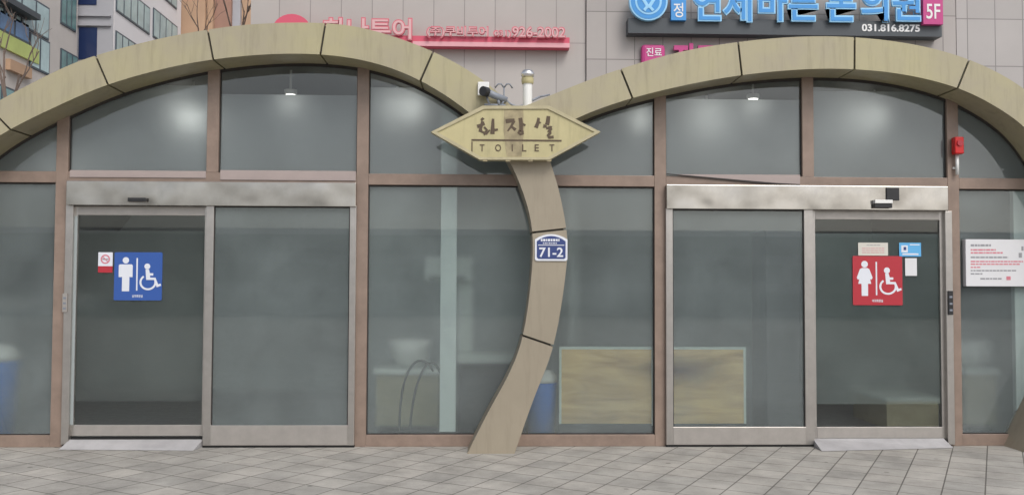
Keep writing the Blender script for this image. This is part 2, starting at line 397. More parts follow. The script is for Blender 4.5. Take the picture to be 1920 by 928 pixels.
L_out = [(-6.25, 0), (-6.22, .7), (-6.05, 1.6), (-5.72, 2.35), (-5.2, 2.96)] + F([(0, 188), (110, 131), (180, 104), (293, 74), (390, 56), (480, 45), (607, 43), (700, 57), (814, 97), (905, 149), (965, 205), (1012, 262), (1034, 310)]) + footR
L_in = [(-5.9, 0), (-5.86, .7), (-5.7, 1.5), (-5.4, 2.15), (-4.97, 2.72)] + F([(12, 246), (110, 198), (200, 159), (311, 128), (398, 112), (500, 102), (601, 102), (696, 116), (788, 150), (876, 207), (925, 256), (958, 306)]) + footL
PER = 5.40
R_out = F([(975, 203), (1040, 176), (1100, 152), (1166, 129), (1271, 98), (1384, 79), (1497, 69), (1602, 70), (1712, 83), (1817, 111), (1920, 164)]) + [(5.75, 3.12), (5.97, 2.85)] + [(x + PER, z) for x, z in footR]
R_in = F([(1034, 246), (1100, 213), (1185, 184), (1284, 160), (1390, 141), (1506, 130), (1602, 130), (1698, 140), (1798, 165), (1869, 201), (1920, 237)]) + [(5.47, 2.93), (5.62, 2.66)] + [(x + PER, z) for x, z in footL]
def near(P, q):
    return min(range(len(P)), key=lambda i: (P[i][0] - q[0]) ** 2 + (P[i][1] - q[1]) ** 2)
def resample(P, n):
    d = [0]
    for a, b in zip(P, P[1:]): d.append(d[-1] + math.dist(a, b))
    out = []; j = 0
    for i in range(n):
        t = d[-1] * i / (n - 1)
        while j < len(d) - 2 and d[j + 1] < t: j += 1
        u = (t - d[j]) / max(1e-9, d[j + 1] - d[j]); out.append((P[j][0] + (P[j + 1][0] - P[j][0]) * u, P[j][1] + (P[j + 1][1] - P[j][1]) * u))
    return out
CO, CI = smooth(cr(L_out, 16), 60), smooth(cr(L_in, 16), 60)
DO, DI = smooth(cr(R_out, 16), 60), smooth(cr(R_in, 16), 60)
for P in (CO, CI, DO, DI): P[-1] = (P[-1][0], .0)

BLD = thing('toilet_building', (0, 0, 0), 'low public toilet with twin yellow-beige arches, brown window frames and frosted glass', 'building')
def trim(P, a, b):                       # cut a little off both ends of a polyline
    n = max(6, len(P)); Q = resample(P, 60); L = sum(math.dist(p, q) for p, q in zip(P, P[1:]))
    k0, k1 = a / L, b / L; out = []
    for i in range(40):
        t = (k0 + (1 - k0 - k1) * i / 39) * 59; j = min(58, int(t)); u = t - j
        out.append((Q[j][0] + (Q[j + 1][0] - Q[j][0]) * u, Q[j][1] + (Q[j + 1][1] - Q[j][1]) * u))
    return out
def make_arch(name, O, I, joints, feet_from, label):
    a, b = resample(O, 160), resample(I, 160)
    ins = []                              # the dark core is inset 15 mm from the cladding
    A2 = [(p[0] + (q[0] - p[0]) * .08, p[1] + (q[1] - p[1]) * .08) for p, q in zip(a, b)]
    B2 = [(q[0] + (p[0] - q[0]) * .08, q[1] + (p[1] - q[1]) * .08) for p, q in zip(a, b)]
    core = MB().band(A2, B2, YF + .02, YB - .01).build(name, M['core'], BLD)
    if label: core['label'] = label
    io = [0] + [near(O, at(*j[0], YF)) if j[0][0] > -9 else near(O, j[1]) for j in joints] + [len(O) - 1]
    ii = [0] + [near(I, at(*j[1], YF)) if j[0][0] > -9 else near(I, j[2]) for j in joints] + [len(I) - 1]
    for k in range(len(io) - 1):
        g0 = 0 if k == 0 else .010; g1 = 0 if k == len(io) - 2 else .010
        p = trim(O[io[k]:io[k + 1] + 1], g0, g1); q = trim(I[ii[k]:ii[k + 1] + 1], g0, g1)
        m = M['clad_foot'] if k >= feet_from else M['clad']
        MB().band(p, q, YF, YB).build('cladding_panel', m, core)
    return core
make_arch('arch', CO, CI, [((-10, 0), (-6.05, 1.6), (-5.72, 1.45)), ((-14, 228), (15, 245)) if False else ((-10, 0), (-4.72, 3.26), (-4.53, 3.05)),
          ((180, 103), (200, 160)), ((390, 55), (398, 112)), ((607, 42), (601, 101)), ((814, 97), (788, 150)), ((1000, 245), (935, 268)),
          ((1062, 430), (1000, 437)), ((1040, 649), (982, 632))], 7, None)
make_arch('arch', DO, DI, [((1166, 128), (1185, 184)), ((1384, 79), (1390, 140)), ((1602, 70), (1602, 130)), ((1817, 111), (1798, 165)),
          ((-10, 0), (5.85, 3.0), (5.52, 2.85)), ((-10, 0), (.772 + PER, 2.137), (.453 + PER, 2.10)), ((-10, 0), (.65 + PER, 1.0), (.36 + PER, 1.1))], 6, None)

# vault curve used by the glass, the roof and the rear wall
def zof(P, x):
    best = None
    for a, b in zip(P, P[1:]):
        if (a[0] - x) * (b[0] - x) <= 0 and a[0] != b[0]:
            z = a[1] + (b[1] - a[1]) * (x - a[0]) / (b[0] - a[0]); best = z if best is None else max(best, z)
    return best
XS = [-5.85 + i * .1 for i in range(124)]
def vault(x, lift=0.0):
    if x < .12: z = zof(CI, x)
    elif x > .72: z = zof(DI, x)
    else:
        z = 2.86
    return (z if z else 1.0) + lift
# ------------------------------------------------------------ frames
POSTX = [-4.1955, -1.2377, 1.7526, 4.752]
mull1 = at(399, 240, 0)[0]; mull2 = at(1515, 240, 0)[0]
ZT0, ZT1 = 2.5925, 2.7038
def post(x, z0, w=.118):
    zt = vault(x) + .05
    MB().prism([(x - w / 2, z0), (x + w / 2, z0), (x + w / 2, vault(x + w / 2) + .03), (x - w / 2, vault(x - w / 2) + .03)], 0, .078).build('mullion', M['brown'], BLD, bev=.004)
for x in POSTX: post(x, 0)
post(mull1, ZT1); post(mull2, ZT1)
edges = [-5.8] + POSTX + [6.3]
for a, b in zip(edges, edges[1:]):
    MB().box(a + (.059 if a > -5.7 else 0), b - (.059 if b < 6 else 0), .002, .076, ZT0, ZT1).build('transom', M['brown'], BLD, bev=.004)
for a, b in ((-5.8, POSTX[0]), (POSTX[1], POSTX[2]), (POSTX[3], 6.3)):
    MB().box(a + .059 * (a > -5.7), b - .059 * (b < 6), .002, .076, 0, .115).build('sill', M['brown'], BLD, bev=.004)
# loose pale cover strips on the transom above the two doors
MB().px(131, 320, 386, 333, -.006, .0, ref=-.006).build('cover_strip', M['brown_pale'], BLD)
MB().px(413, 320, 667, 338, -.006, .0, ref=-.006).build('cover_strip', M['brown_pale'], BLD)
MB().prism([at(x, y, -.006) for x, y in ((1252, 327), (1500, 328), (1500, 347), (1455, 344))], -.008, .0).build('cover_strip', M['brown_pale'], BLD)
MB().prism([at(x, y, -.012) for x, y in ((1250, 325.5), (1452, 343), (1500, 345.5), (1500, 348), (1440, 345), (1250, 327.5))], -.014, -.009).build('strip_edge', M['gasket'], BLD)

# dark gasket line right under the soffit
gl = [x for x in XS if -5.6 < x < .0]; MB().band([(x, vault(x) + .01) for x in gl], [(x, vault(x) - .03) for x in gl], .02, .03).build('gasket', M['gasket'], BLD)
gl = [x for x in XS if .9 < x < 5.6]; MB().band([(x, vault(x) + .01) for x in gl], [(x, vault(x) - .03) for x in gl], .02, .03).build('gasket', M['gasket'], BLD)

# ------------------------------------------------------------ glazing
def upper(x0, x1, film_drop=.0, mode=None):
    n = 24; xs = [x0 + (x1 - x0) * i / n for i in range(n + 1)]
    top = [(x, max(vault(x) + .02, ZT1 + .02)) for x in xs]
    w = MB().band(top, [(x, ZT1 - .01) for x in xs], .046, .05).build('window', M['glass'], BLD)
    ft = [(x, max(ZT1 + .02, min(vault(x) + .02, film_drop) if film_drop else vault(x) + .02)) for x in xs]
    film(ft, [(x, ZT1 - .01) for x in xs], .053, 'film_up', w)
    # thin side gaskets
    for x in (x0, x1):
        zt = max(vault(x), ZT1 + .03)
        MB().box(x - .008 if x == x1 else x, x if x == x1 else x + .008, .03, .046, ZT1, zt).build('glazing_bead', M['gasket'], w)
ps = .059
zf = at(540, 178, .05)[1]
upper(-5.5, POSTX[0] - ps); upper(POSTX[0] + ps, mull1 - ps, at(300, 160, .05)[1]); upper(mull1 + ps, POSTX[1] - ps, zf)
upper(POSTX[1] + ps, POSTX[2] - ps, at(790, 165, .05)[1]); upper(POSTX[2] + ps, mull2 - ps, at(1400, 187, .05)[1]); upper(mull2 + ps, POSTX[3] - ps, at(1640, 172, .05)[1])
upper(POSTX[3] + ps, 5.9)
def lower(x0, x1, band_top=None):
    w = MB().box(x0, x1, .046, .05, .11, ZT0 + .005).build('window', M['glass'], BLD)
    film([(x0, ZT0 + .005), (x1, ZT0 + .005)], [(x0, .11), (x1, .11)], .053, 'film', w)
    for a, b in ((x0, x0 + .01), (x1 - .01, x1)):
        MB().box(a, b, .03, .046, .115, ZT0).build('glazing_bead', M['gasket'], w)
    MB().box(x0 + .01, x1 - .01, .03, .046, ZT0 - .014, ZT0).build('glazing_bead', M['gasket'], w)
    MB().box(x0 + .01, x1 - .01, .03, .046, .115, .124).build('glazing_bead', M['gasket'], w)
lower(-5.75, POSTX[0] - ps); lower(POSTX[1] + ps, POSTX[2] - ps); lower(POSTX[3] + ps, 6.2)

# ------------------------------------------------------------ door sets
def header(px0, px1, y0, y1):
    MB().px(px0, y0, px1, y1, -.07, .07, ref=-.07).build('door_header', M['mirror'], BLD, bev=.004)
header(124, 667, 341, 386); header(1250, 1778, 348, 393)
def fixed(px0, gx0, gx1, px1, gy0, gy1, yb):
    Y0, Y1 = -.045, .0
    x0, x1, z0, z1 = rect(px0, gy0, px1, yb, Y0); z0 = .022
    a, b, c, d = rect(gx0, gy0, gx1, gy1, Y0)
    f = MB().prism([(x0, z0), (x1, z0), (x1, d + .01), (b, d + .01), (b, c), (a, c), (a, d + .01), (x0, d + .01)], Y0, Y1).build('fixed_door_panel', M['steel'], BLD, bev=.004)
    MB().box(a + .004, b - .004, Y0 - .003, Y0 - .0005, z0 + .006, c - .006).build('bottom_rail', M['steel_flat'], f)
    MB().box(a, b, -.022, -.018, c, d + .01).build('glass_pane', M['glass'], f)
    film([(a, d + .01), (b, d + .01)], [(a, c), (b, c)], -.015, 'film_near', f)
    MB().box(a, a + .008, -.03, -.022, c, d).box(b - .008, b, -.03, -.022, c, d).box(a + .008, b - .008, -.03, -.022, d - .012, d).build('glazing_bead', M['gasket'], f)
    MB().box(x0, x1, Y0 + .01, Y1, .001, .021).build('panel_gap_shade', M['dark'], f)  # near-black contact line, painted shade under the fixed panel
fixed(383, 398, 654, 666, 387, 797, 834)
fixed(1249, 1262, 1509, 1526, 393, 800, 834)
def moving(px0, gx0, gx1, px1, ytop, gy0, gy1, yb, fy0, fy1, kind):
    Y0, Y1 = .012, .05
    x0, x1, z0, z1 = rect(px0, ytop, px1, yb, Y0); a, b, c, d = rect(gx0, gy0, gx1, gy1, Y0)
    q = lambda l, r, lo, hi: [(l, lo), (r, lo), (r, hi), (l, hi), (l, lo)]
    f = MB().band(q(x0, x1, z0, z1), q(a, b, c, d), Y0, Y1).build('sliding_door', M['steel'], BLD, bev=.003)
    MB().box(a + .004, b - .004, Y0 - .003, Y0 - .0005, z0 + .006, c - .006).build('bottom_rail', M['steel_flat'], f)
    MB().box(a + .004, b - .004, Y0 - .003, Y0 - .0005, d + .006, z1 - .006).build('top_rail', M['steel_flat'], f)
    MB().box(a, b, .03, .034, c, d).build('glass_pane', M['glass'], f)
    _, _, fz0, fz1 = rect(gx0, fy0, gx1, fy1, .035)
    film([(a, fz1), (b, fz1)], [(a, fz0), (b, fz0)], .037, kind, f)
    MB().box(x0, x1, .02, .06, .03, z0 - .012).build('door_gap_shade', M['dark'], f)  # near-black box stands in for the shade under the sliding door
moving(134, 142, 381, 392, 387, 404, 796, 817, 433, 752, 'film_door')
moving(1520, 1530, 1764, 1772, 395, 412, 800, 822, 438, 757, 'film_teal')
# jambs
MB().px(119, 341, 133, 833, -.03, .05, ref=-.03).build('door_jamb', M['steel'], BLD, bev=.003)
MB().px(135, 405, 141, 796, .004, .010, ref=.004).build('door_strip', M['strip'], BLD)
MB().px(1775, 396, 1788, 833, -.03, .05, ref=-.03).build('door_jamb', M['steel'], BLD, bev=.003)
# fill behind the header
MB().box(POSTX[0] + .06, POSTX[1] - .06, .075, .12, at(400, 388, .075)[1], ZT0).build('header_box', M['dark'], BLD)
MB().box(POSTX[2] + .06, POSTX[3] - .06, .075, .12, at(1500, 396, .075)[1], ZT0).build('header_box', M['dark'], BLD)

# ------------------------------------------------------------ shell: roof, rear and side walls
rx = [x for x in XS if -5.8 < x < 6.4]
MB().band([(x, min(vault(x, .16), 9)) for x in rx], [(x, vault(x, .10)) for x in rx], YB + .002, 4.5).build('roof', M['roof'], BLD)
MB().band([(x, vault(x, .095)) for x in rx], [(x, .03) for x in rx], 4.2, 4.35).build('rear_wall', M['in_wall'], BLD)
MB().box(-5.95, -5.8, .09, 4.35, 0, 1.35).build('side_wall', M['in_wall'], BLD)
MB().box(6.32, 6.45, .09, 4.35, 0, 2.2).build('side_wall', M['in_wall'], BLD)
MB().box(.95, 1.05, 1.3, 4.19, .03, 3.0).build('partition_wall', M['in_wall'], BLD)
MB().box(-1.6, .95, 2.2, 2.3, .03, 2.6).build('partition_wall', M['in_wall'], BLD)

# ------------------------------------------------------------ ceiling lamps (lit)
def lamp(px, py, Y, r=.055, label='', e=.15):
    x, z = at(px, py, Y)
    t = thing('ceiling_spotlight', (x, Y, z), label, 'lamp', 'spotlights lit behind the upper windows')
    MB().lathe([(r * 1.25, .05), (r * 1.25, .02), (r * 1.05, 0)], (x, Y, z)).build('housing', M['white'], t)
    MB().lathe([(r * .95, -.001), (r * .8, -.03), (r * .3, -.045)], (x, Y, z)).build('bulb', M['lamp'], t, smooth=True)
    MB().tube([(x, Y, z + .05), (x, Y, z + .35)], .012).build('stem', M['white'], t)
    l = bpy.data.lights.new('spotlight_light', 'POINT'); l.energy = e; l.shadow_soft_size = .05; l.color = (1, .98, .94)
    lo = bpy.data.objects.new('spotlight_light', l); C.objects.link(lo); lo.location = (x, Y, z - .11)
for i, (px, py, Y, lb) in enumerate([(362, 205, .6, 'glowing ceiling spotlight seen top right in the wide window left of the tall pane'),
        (545, 178, .7, 'small lit spotlight under the left arch crown, below the clear top strip of glass'),
        (778, 190, .65, 'glowing spotlight behind the triangular glass left of the eye-shaped sign'),
        (1200, 212, .6, 'glowing spotlight behind the small glass right of the eye-shaped sign'),
        (1412, 186, .7, 'lit spotlight with bright arms behind the glass above the fixed right door panel'),
        (1640, 208, .65, 'glowing spotlight behind the upper glass above the women\'s door')]):
    lamp(px, py, Y, label=lb)
# fill lamps added deeper in the rooms to brighten the interior
for x, Y, e, lb in ((-4.7, 1.2, 5, 'far left'), (-3.3, 1.0, 12, 'men\'s'), (-1.0, 1.0, 9, 'central'), (2.5, 1.1, 12, 'women\'s'), (4.2, 1.1, 9, 'far right')):
    z = vault(x) - .14
    t = thing('room_fill_lamp', (x, Y, z), 'white lamp added to light the %s room' % lb, 'lamp')
    MB().tube([(x, Y, z + .12), (x, Y, z + .26)], .015).build('stem', M['white'], t)
    MB().lathe([(.06, .10), (.07, .13), (.03, .135)], (x, Y, z)).build('cap', M['white'], t)
    l = bpy.data.lights.new('room_fill_light', 'POINT'); l.energy = e * .07; l.shadow_soft_size = .12; l.color = (1, .98, .94)
    lo = bpy.data.objects.new('room_fill_light', l); C.objects.link(lo); lo.location = (x, Y, z)

# ------------------------------------------------------------ things inside
# white pipe post right behind the central window
t = MB().px(826, 190, 856, 809, .058, .12, ref=.058).build('white_post', M['mint'], None, bev=.004)
tag(t, 'tall pale mint post standing close behind the large central window', 'post')
t = MB().px(1903, 352, 1932, 809, .058, .12, ref=.058).build('white_post', M['mint'], None, bev=.004)
tag(t, 'pale mint post behind the far right window, partly under the notice board', 'post')
# plywood board with pale edge, leaning against the inside of the glass
bx0, bx1, bz0, bz1 = rect(1048, 650, 1398, 797, .08)
t = thing('plywood_board', ((bx0 + bx1) / 2, .08, bz0), 'plywood board with a dark knot and pale edging behind the lower right glass', 'board')
MB().box(bx0 + .025, bx1 - .025, .066, .09, bz0 + .02, bz1 - .025).build('panel', M['ply'], t)
MB().box(bx0, bx1, .064, .095, bz1 - .025, bz1).box(bx0, bx0 + .025, .064, .095, bz0, bz1 - .025).box(bx1 - .025, bx1, .064, .095, bz0, bz1 - .025).build('edging', M['ply_edge'], t)
xm = rect(1222, 650, 1228, 797, .08); MB().box(xm[0] - .005, xm[0] + .02, .060, .0655, bz0, bz1 - .01).build('centre_strip', M['ply_edge'], t)
MB().box(bx0, bx1, .061, .10, .03, bz0 + .018).build('base', M['dark'], t)
def bucket(px0, px1, y0, y1, Y, label):
    x0, x1, z0, z1 = rect(px0, y0, px1, y1, Y); cx, r = (x0 + x1) / 2, (x1 - x0) / 2; z0 = .031; h = z1 - z0
    t = thing('waste_bin', (cx, Y, z0), label, 'bin')
    MB().lathe([(r * .8, 0), (r * .97, h * .8), (r * .97, h * .82)], (cx, Y, z0)).build('body', M['blue_p'], t, smooth=True)
    MB().lathe([(r, h * .82), (r, h * .88), (r * .7, h * .98), (r * .2, h)], (cx, Y, z0)).build('lid', M['white'], t, smooth=True)
bucket(985, 1045, 692, 815, .27, 'blue bin with a pale lid beside the curved foot, left of the plywood board')
bucket(-60, 32, 645, 830, .55, 'blurred blue bin with a white lid behind the far left window')
# washbasins on beige cabinets
def cabinet(px0, px1, y0, y1, ytop, Y, dep, label, door=True):
    x0, x1, z0, z1 = rect(px0, y0, px1, y1, Y); z0 = .032; zt = rect(px0, ytop, px1, y1, Y)[3]
    t = thing('washbasin_cabinet', ((x0 + x1) / 2, Y, z0), label, 'washbasin')
    MB().box(x0, x1, Y, Y + dep, z0 + .08, z1).build('cabinet', M['beige'], t)
    MB().box(x0 + .03, x1 - .03, Y + .03, Y + dep, z0, z0 + .08).build('plinth', M['dark'], t)
    MB().box(x0 - .03, x1 + .03, Y - .04, Y + dep + .02, z1 + .002, z1 + .06).build('counter', M['off'], t, bev=.01)
    MB().lathe([(.1, 0), (.2, .1), (.24, max(.14, zt - z1 - .06)), (.21, max(.14, zt - z1 - .06)), (.1, .06)], ((x0 + x1) / 2, Y + dep / 2, z1 + .062)).build('basin', M['white'], t, smooth=True)
cabinet(705, 822, 702, 812, 640, .55, .5, 'beige cabinet with a white basin behind the central window, left of the mint post')
cabinet(1812, 1868, 702, 812, 642, .6, .5, 'beige cabinet with a white basin behind the far right window')
# hose loop
x0, z0 = at(752, 795, .28); x1, z1 = at(826, 795, .28); zt = at(790, 672, .28)[1]
pts = [(x0 + (x1 - x0) * (1 - math.cos(PI * i / 20)) / 2 * 1.05, .13 + .01 * math.sin(i), .05 + (zt - .05) * math.sin(PI * i / 20) ** .7) for i in range(0, 15)]
pts2 = [(p[0] + .1 + .03 * math.sin(k * .3), p[1] + .05, max(.05, p[2] * .97)) for k, p in enumerate(pts)]
pts = [(a, b - .045, c) for a, b, c in pts]; pts2 = [(a, b - .075, c) for a, b, c in pts2]
t = MB().tube(pts, .012).tube(pts2, .012).build('rubber_hose', M['hose'], None, smooth=True)
tag(t, 'dark hose looped upright beside the mint post behind the glass', 'hose')
# dispenser + tall panel + dark box
x0, x1, z0, z1 = rect(797, 482, 884, 526, .75)
t = thing('towel_dispenser', ((x0 + x1) / 2, .7, z0), 'pale square towel dispenser blurred behind the mint post', 'dispenser')
MB().box(x0, x1, .7, .85, z0, z1).build('case', M['off'], t, bev=.01); MB().box(x0 + .05, x1 - .05, .695, .699, z0 + .02, z0 + .04).build('slot', M['dark'], t)
t = MB().px(856, 482, 886, 672, .86, .92, ref=.8).build('wall_panel', M['off'], None)
tag(t, 'upright pale panel blurred right of the mint post', 'panel')
x0, x1, z0, z1 = rect(860, 668, 985, 812, .7)
t = thing('dark_cabinet', ((x0 + x1) / 2, .7, .03), 'dark low cabinet with a pale top behind the central window beside the curved foot', 'cabinet')
MB().box(x0, x1, .6, 1.0, .03, z1 - .06).build('body', M['black'], t, bev=.01); MB().box(x0 - .02, x1 + .02, .58, 1.02, z1 - .058, z1 + .03).build('counter', M['off'], t)
x0, x1, z0, z1 = rect(1436, 432, 1502, 795, .45)
t = thing('dark_filler', ((x0 + x1) / 2, .45, .031), 'tall dark locker blurred behind the fixed panel beside the women\'s door', 'filler')
MB().box(x0, x1, .45, .95, .031, z1).build('body', M['dark_fill'], t, bev=.01); MB().box(x0 + .02, x1 - .02, .44, .449, .1, z1 - .04).build('door', M['dark_fill'], t)  # tall box added to darken this part of the glass
# low bench seen under the right door film
x0, x1, z0, z1 = rect(1655, 748, 1752, 797, .9)
t = thing('storage_box', ((x0 + x1) / 2, .9, .03), 'beige storage box on the floor seen through the clear strip of the women\'s door', 'box')
MB().box(x0, x1, .8, 1.7, .031, .34).build('body', M['beige'], t, bev=.01); MB().box(x0 - .01, x1 + .01, .79, 1.71, .341, .37).build('lid', M['off'], t)
x0, x1, z0, z1 = rect(1622, 752, 1652, 775, 1.6)
t = thing('bucket', ((x0 + x1) / 2, 1.6, .031), 'small blue bucket on the floor behind the women\'s door', 'bucket')
MB().lathe([(.08, 0), (.11, .24), (.1, .24), (.07, .01)], ((x0 + x1) / 2, 1.6, .031)).build('pail', M['blue_p'], t, smooth=True)
MB().tube([((x0 + x1) / 2 + .11 * math.cos(a), 1.6, .27 + .1 * math.sin(a)) for a in [PI * k / 10 for k in range(11)]], .005).build('handle', M['black'], t)

# ------------------------------------------------------------ threshold ramps
def ramp(pts_top, pts_bot, label):
    p = [at(x, y, -.03) for x, y in pts_top]
    xa, xb = p[0][0], p[1][0]
    a = ground_pt(*pts_bot[0]); b = ground_pt(*pts_bot[1])
    m = MB(); v = m.b.verts.new
    top = [v((xa, .0, .075)), v((xb, .0, .075))]; bot = [v((b[0], b[1], .004)), v((a[0], a[1], .004))]
    tb = [v((xa, .0, .0)), v((xb, .0, .0))]
    m.b.faces.new((top[0], top[1], bot[0], bot[1])); m.b.faces.new((top[0], bot[1], tb[0])); m.b.faces.new((top[1], tb[1], bot[0])); m.b.faces.new((tb[0], tb[1], top[1], top[0])); m.b.faces.new((tb[0], bot[1], bot[0], tb[1]))
    tag(m.build('threshold_ramp', M['ramp'], None), label, 'ramp', 'concrete ramps at the doors')
def ground_pt(px, py):
    x, y, z = ray(px, py); t = -EYE / z
    return x * t, y * t - DIST
ramp([(128, 822), (379, 820)], [(110, 843), (362, 845)], 'shallow pale concrete ramp in front of the men\'s sliding door')
ramp([(1526, 824), (1772, 822)], [(1541, 846), (1788, 840)], 'shallow pale concrete ramp in front of the women\'s sliding door')

# ------------------------------------------------------------ eye-shaped sign
YS = -.47
sx = thing('toilet_sign', (at(965, 300, YS)[0], YS, at(965, 300, YS)[1]), 'yellow eye-shaped sign with TOILET lettering at the valley between the arches', 'sign')
outer = [(808, 248), (905, 199), (1030, 199), (1126, 248), (1030, 300), (900, 300)]
inner = [(820, 248), (908, 205), (1027, 205), (1114, 248), (1027, 295), (903, 295)]
OP = [at(x, y, YS) for x, y in outer]; IP = [at(x, y, YS) for x, y in inner]
MB().prism(OP, YS + .012, YF - .002).build('case', M['sign_rim'], sx)
m = MB(); m.band(OP + OP[:1], IP + IP[:1], YS - .012, YS + .011); m.build('rim', M['sign_rim'], sx)
IP2 = [(x * 1, z) for x, z in IP]
MB().prism(IP2, YS, YS + .0115).build('face', M['sign_y'], sx)
# brown run-off stain down the middle of the face
MB().prism([at(x, y, YS) for x, y in ((945, 206), (981, 206), (983, 240), (978, 294), (950, 294), (944, 245))], YS - .0015, YS - .0003).build('rust_stain', M['stain'], sx)
MB().px(884, 262, 1053, 265, YS - .004, YS - .0018, ref=YS).px(884, 266, 886, 288, YS - .004, YS - .0018, ref=YS).build('rule_line', M['engr'], sx)
for ch, c, w in (('T', 904, 9), ('O', 934, 11), ('I', 960.5, 2), ('L', 983, 8), ('E', 1006.5, 8), ('T', 1035, 9)):
    textpx(ch, c - w / 2, 271, c + w / 2, 284, YS - .004, M['engr'], sx, ext=.002, bold=.01)
# the brush-written word, strokes laid as ribbons (crop coordinates of the sign, 1578 x 928 for 340 x 200 px)
def stroke(mb, P, w0, w1, Y, y1):
    P = [at(800 + x * .2155, 120 + y * .2155, Y) for x, y in P]
    n = len(P); A = []; B = []
    for i, p in enumerate(P):
        a, b = P[max(0, i - 1)], P[min(n - 1, i + 1)]; d = math.hypot(b[0] - a[0], b[1] - a[1]) or 1
        w = (w0 + (w1 - w0) * i / (n - 1)) * .2155 / 187 / 2 * 1.5; nx, nz = -(b[1] - a[1]) / d * w, (b[0] - a[0]) / d * w
        A.append((p[0] + nx, p[1] + nz)); B.append((p[0] - nx, p[1] - nz))
    mb.band(A, B, Y, y1)
def word(strokes):
    mb = MB()
    for i, (P, a, b) in enumerate(strokes): stroke(mb, P, a, b, YS - .004 - .0001 * i, YS - .0016)
    mb.build('brush_lettering', M['engr'], sx)
word([([(476, 474), (492, 490)], 16, 22), ([(440, 545), (470, 535), (505, 520)], 20, 14), ([(488, 500), (470, 560), (462, 590)], 18, 14),
      ([(500, 550), (525, 575), (505, 600), (480, 590), (470, 560)], 12, 12), ([(500, 590), (515, 615)], 15, 22), ([(515, 610), (550, 575)], 15, 8),
      ([(578, 478), (575, 540), (572, 610)], 14, 24), ([(575, 575), (600, 575), (620, 570)], 16, 10)])
word([([(688, 500), (725, 495), (765, 492)], 24, 20), ([(762, 495), (735, 545), (705, 585)], 16, 8), ([(725, 545), (750, 555), (775, 575)], 8, 18),
      ([(815, 470), (822, 520), (822, 575)], 22, 20), ([(825, 530), (845, 528), (860, 535)], 16, 10), ([(815, 575), (835, 590), (838, 605), (815, 612), (800, 600), (812, 578)], 14, 14)])
word([([(975, 470), (968, 510), (952, 555)], 14, 22), ([(972, 500), (985, 520)], 8, 20), ([(1060, 455), (1055, 500), (1048, 530)], 20, 24), ([(1015, 540), (1045, 545)], 20, 10),
      ([(1040, 562), (1075, 552), (1090, 556)], 12, 18), ([(1085, 560), (1062, 590), (1085, 592)], 18, 14), ([(1080, 595), (1055, 625), (1065, 640), (1105, 635)], 16, 14)])
# rusted pegs below
m = MB()
for px in (905, 948, 990, 1025): m.px(px, 297, px + 9, 303, YS - .006, YS + .01, ref=YS)
m.build('rust_peg', M['stain'], sx)

# ------------------------------------------------------------ house number plate
YP = YF - .012
x0, x1, z0, z1 = rect(1003, 439, 1064, 489, YP)
t = thing('number_plate', ((x0 + x1) / 2, YP, z0), 'small navy house number plate reading 71-2 on the curved foot', 'sign')
def platepts(d):
    a, b, c, e = x0 + d, x1 - d, z0 + d, z1 - d; s = z1 - z0
    pts = [(a, c + .015), (a + .015, c), (b - .015, c), (b, c + .015), (b, e - s * .2)]
    for k in range(1, 8):
        u = k / 8; pts.append((b + (a - b) * u, e - s * .2 + s * .2 * math.sin(PI * u) ** .8))
    return pts + [(a, e - s * .2)]
MB().prism(platepts(0), YP, YF - .001).build('backing', M['s_white'], t)
MB().prism(platepts(.018), YP - .0015, YP - .0003).build('field', M['navy'], t)
textpx('71-2', 1011, 464, 1056, 482, YP - .004, M['s_white'], t, ext=.002, bold=.02)
m = MB(); m.px(1009, 459, 1058, 460.3, YP - .004, YP - .002, ref=YP); m.build('rule_line', M['s_white'], t)
m = MB(); px = 1014
for w in (4, 5, 3, 5, 4, 5, 4, 3): m.px(px, 448, px + w - .8, 452.5, YP - .004, YP - .002, ref=YP); px += w + .4
px = 1018
for w in (3, 4, 2, 4, 3, 4, 3): m.px(px, 455, px + w - .6, 457, YP - .004, YP - .002, ref=YP); px += w + .6
m.build('small_lettering', M['s_white'], t)

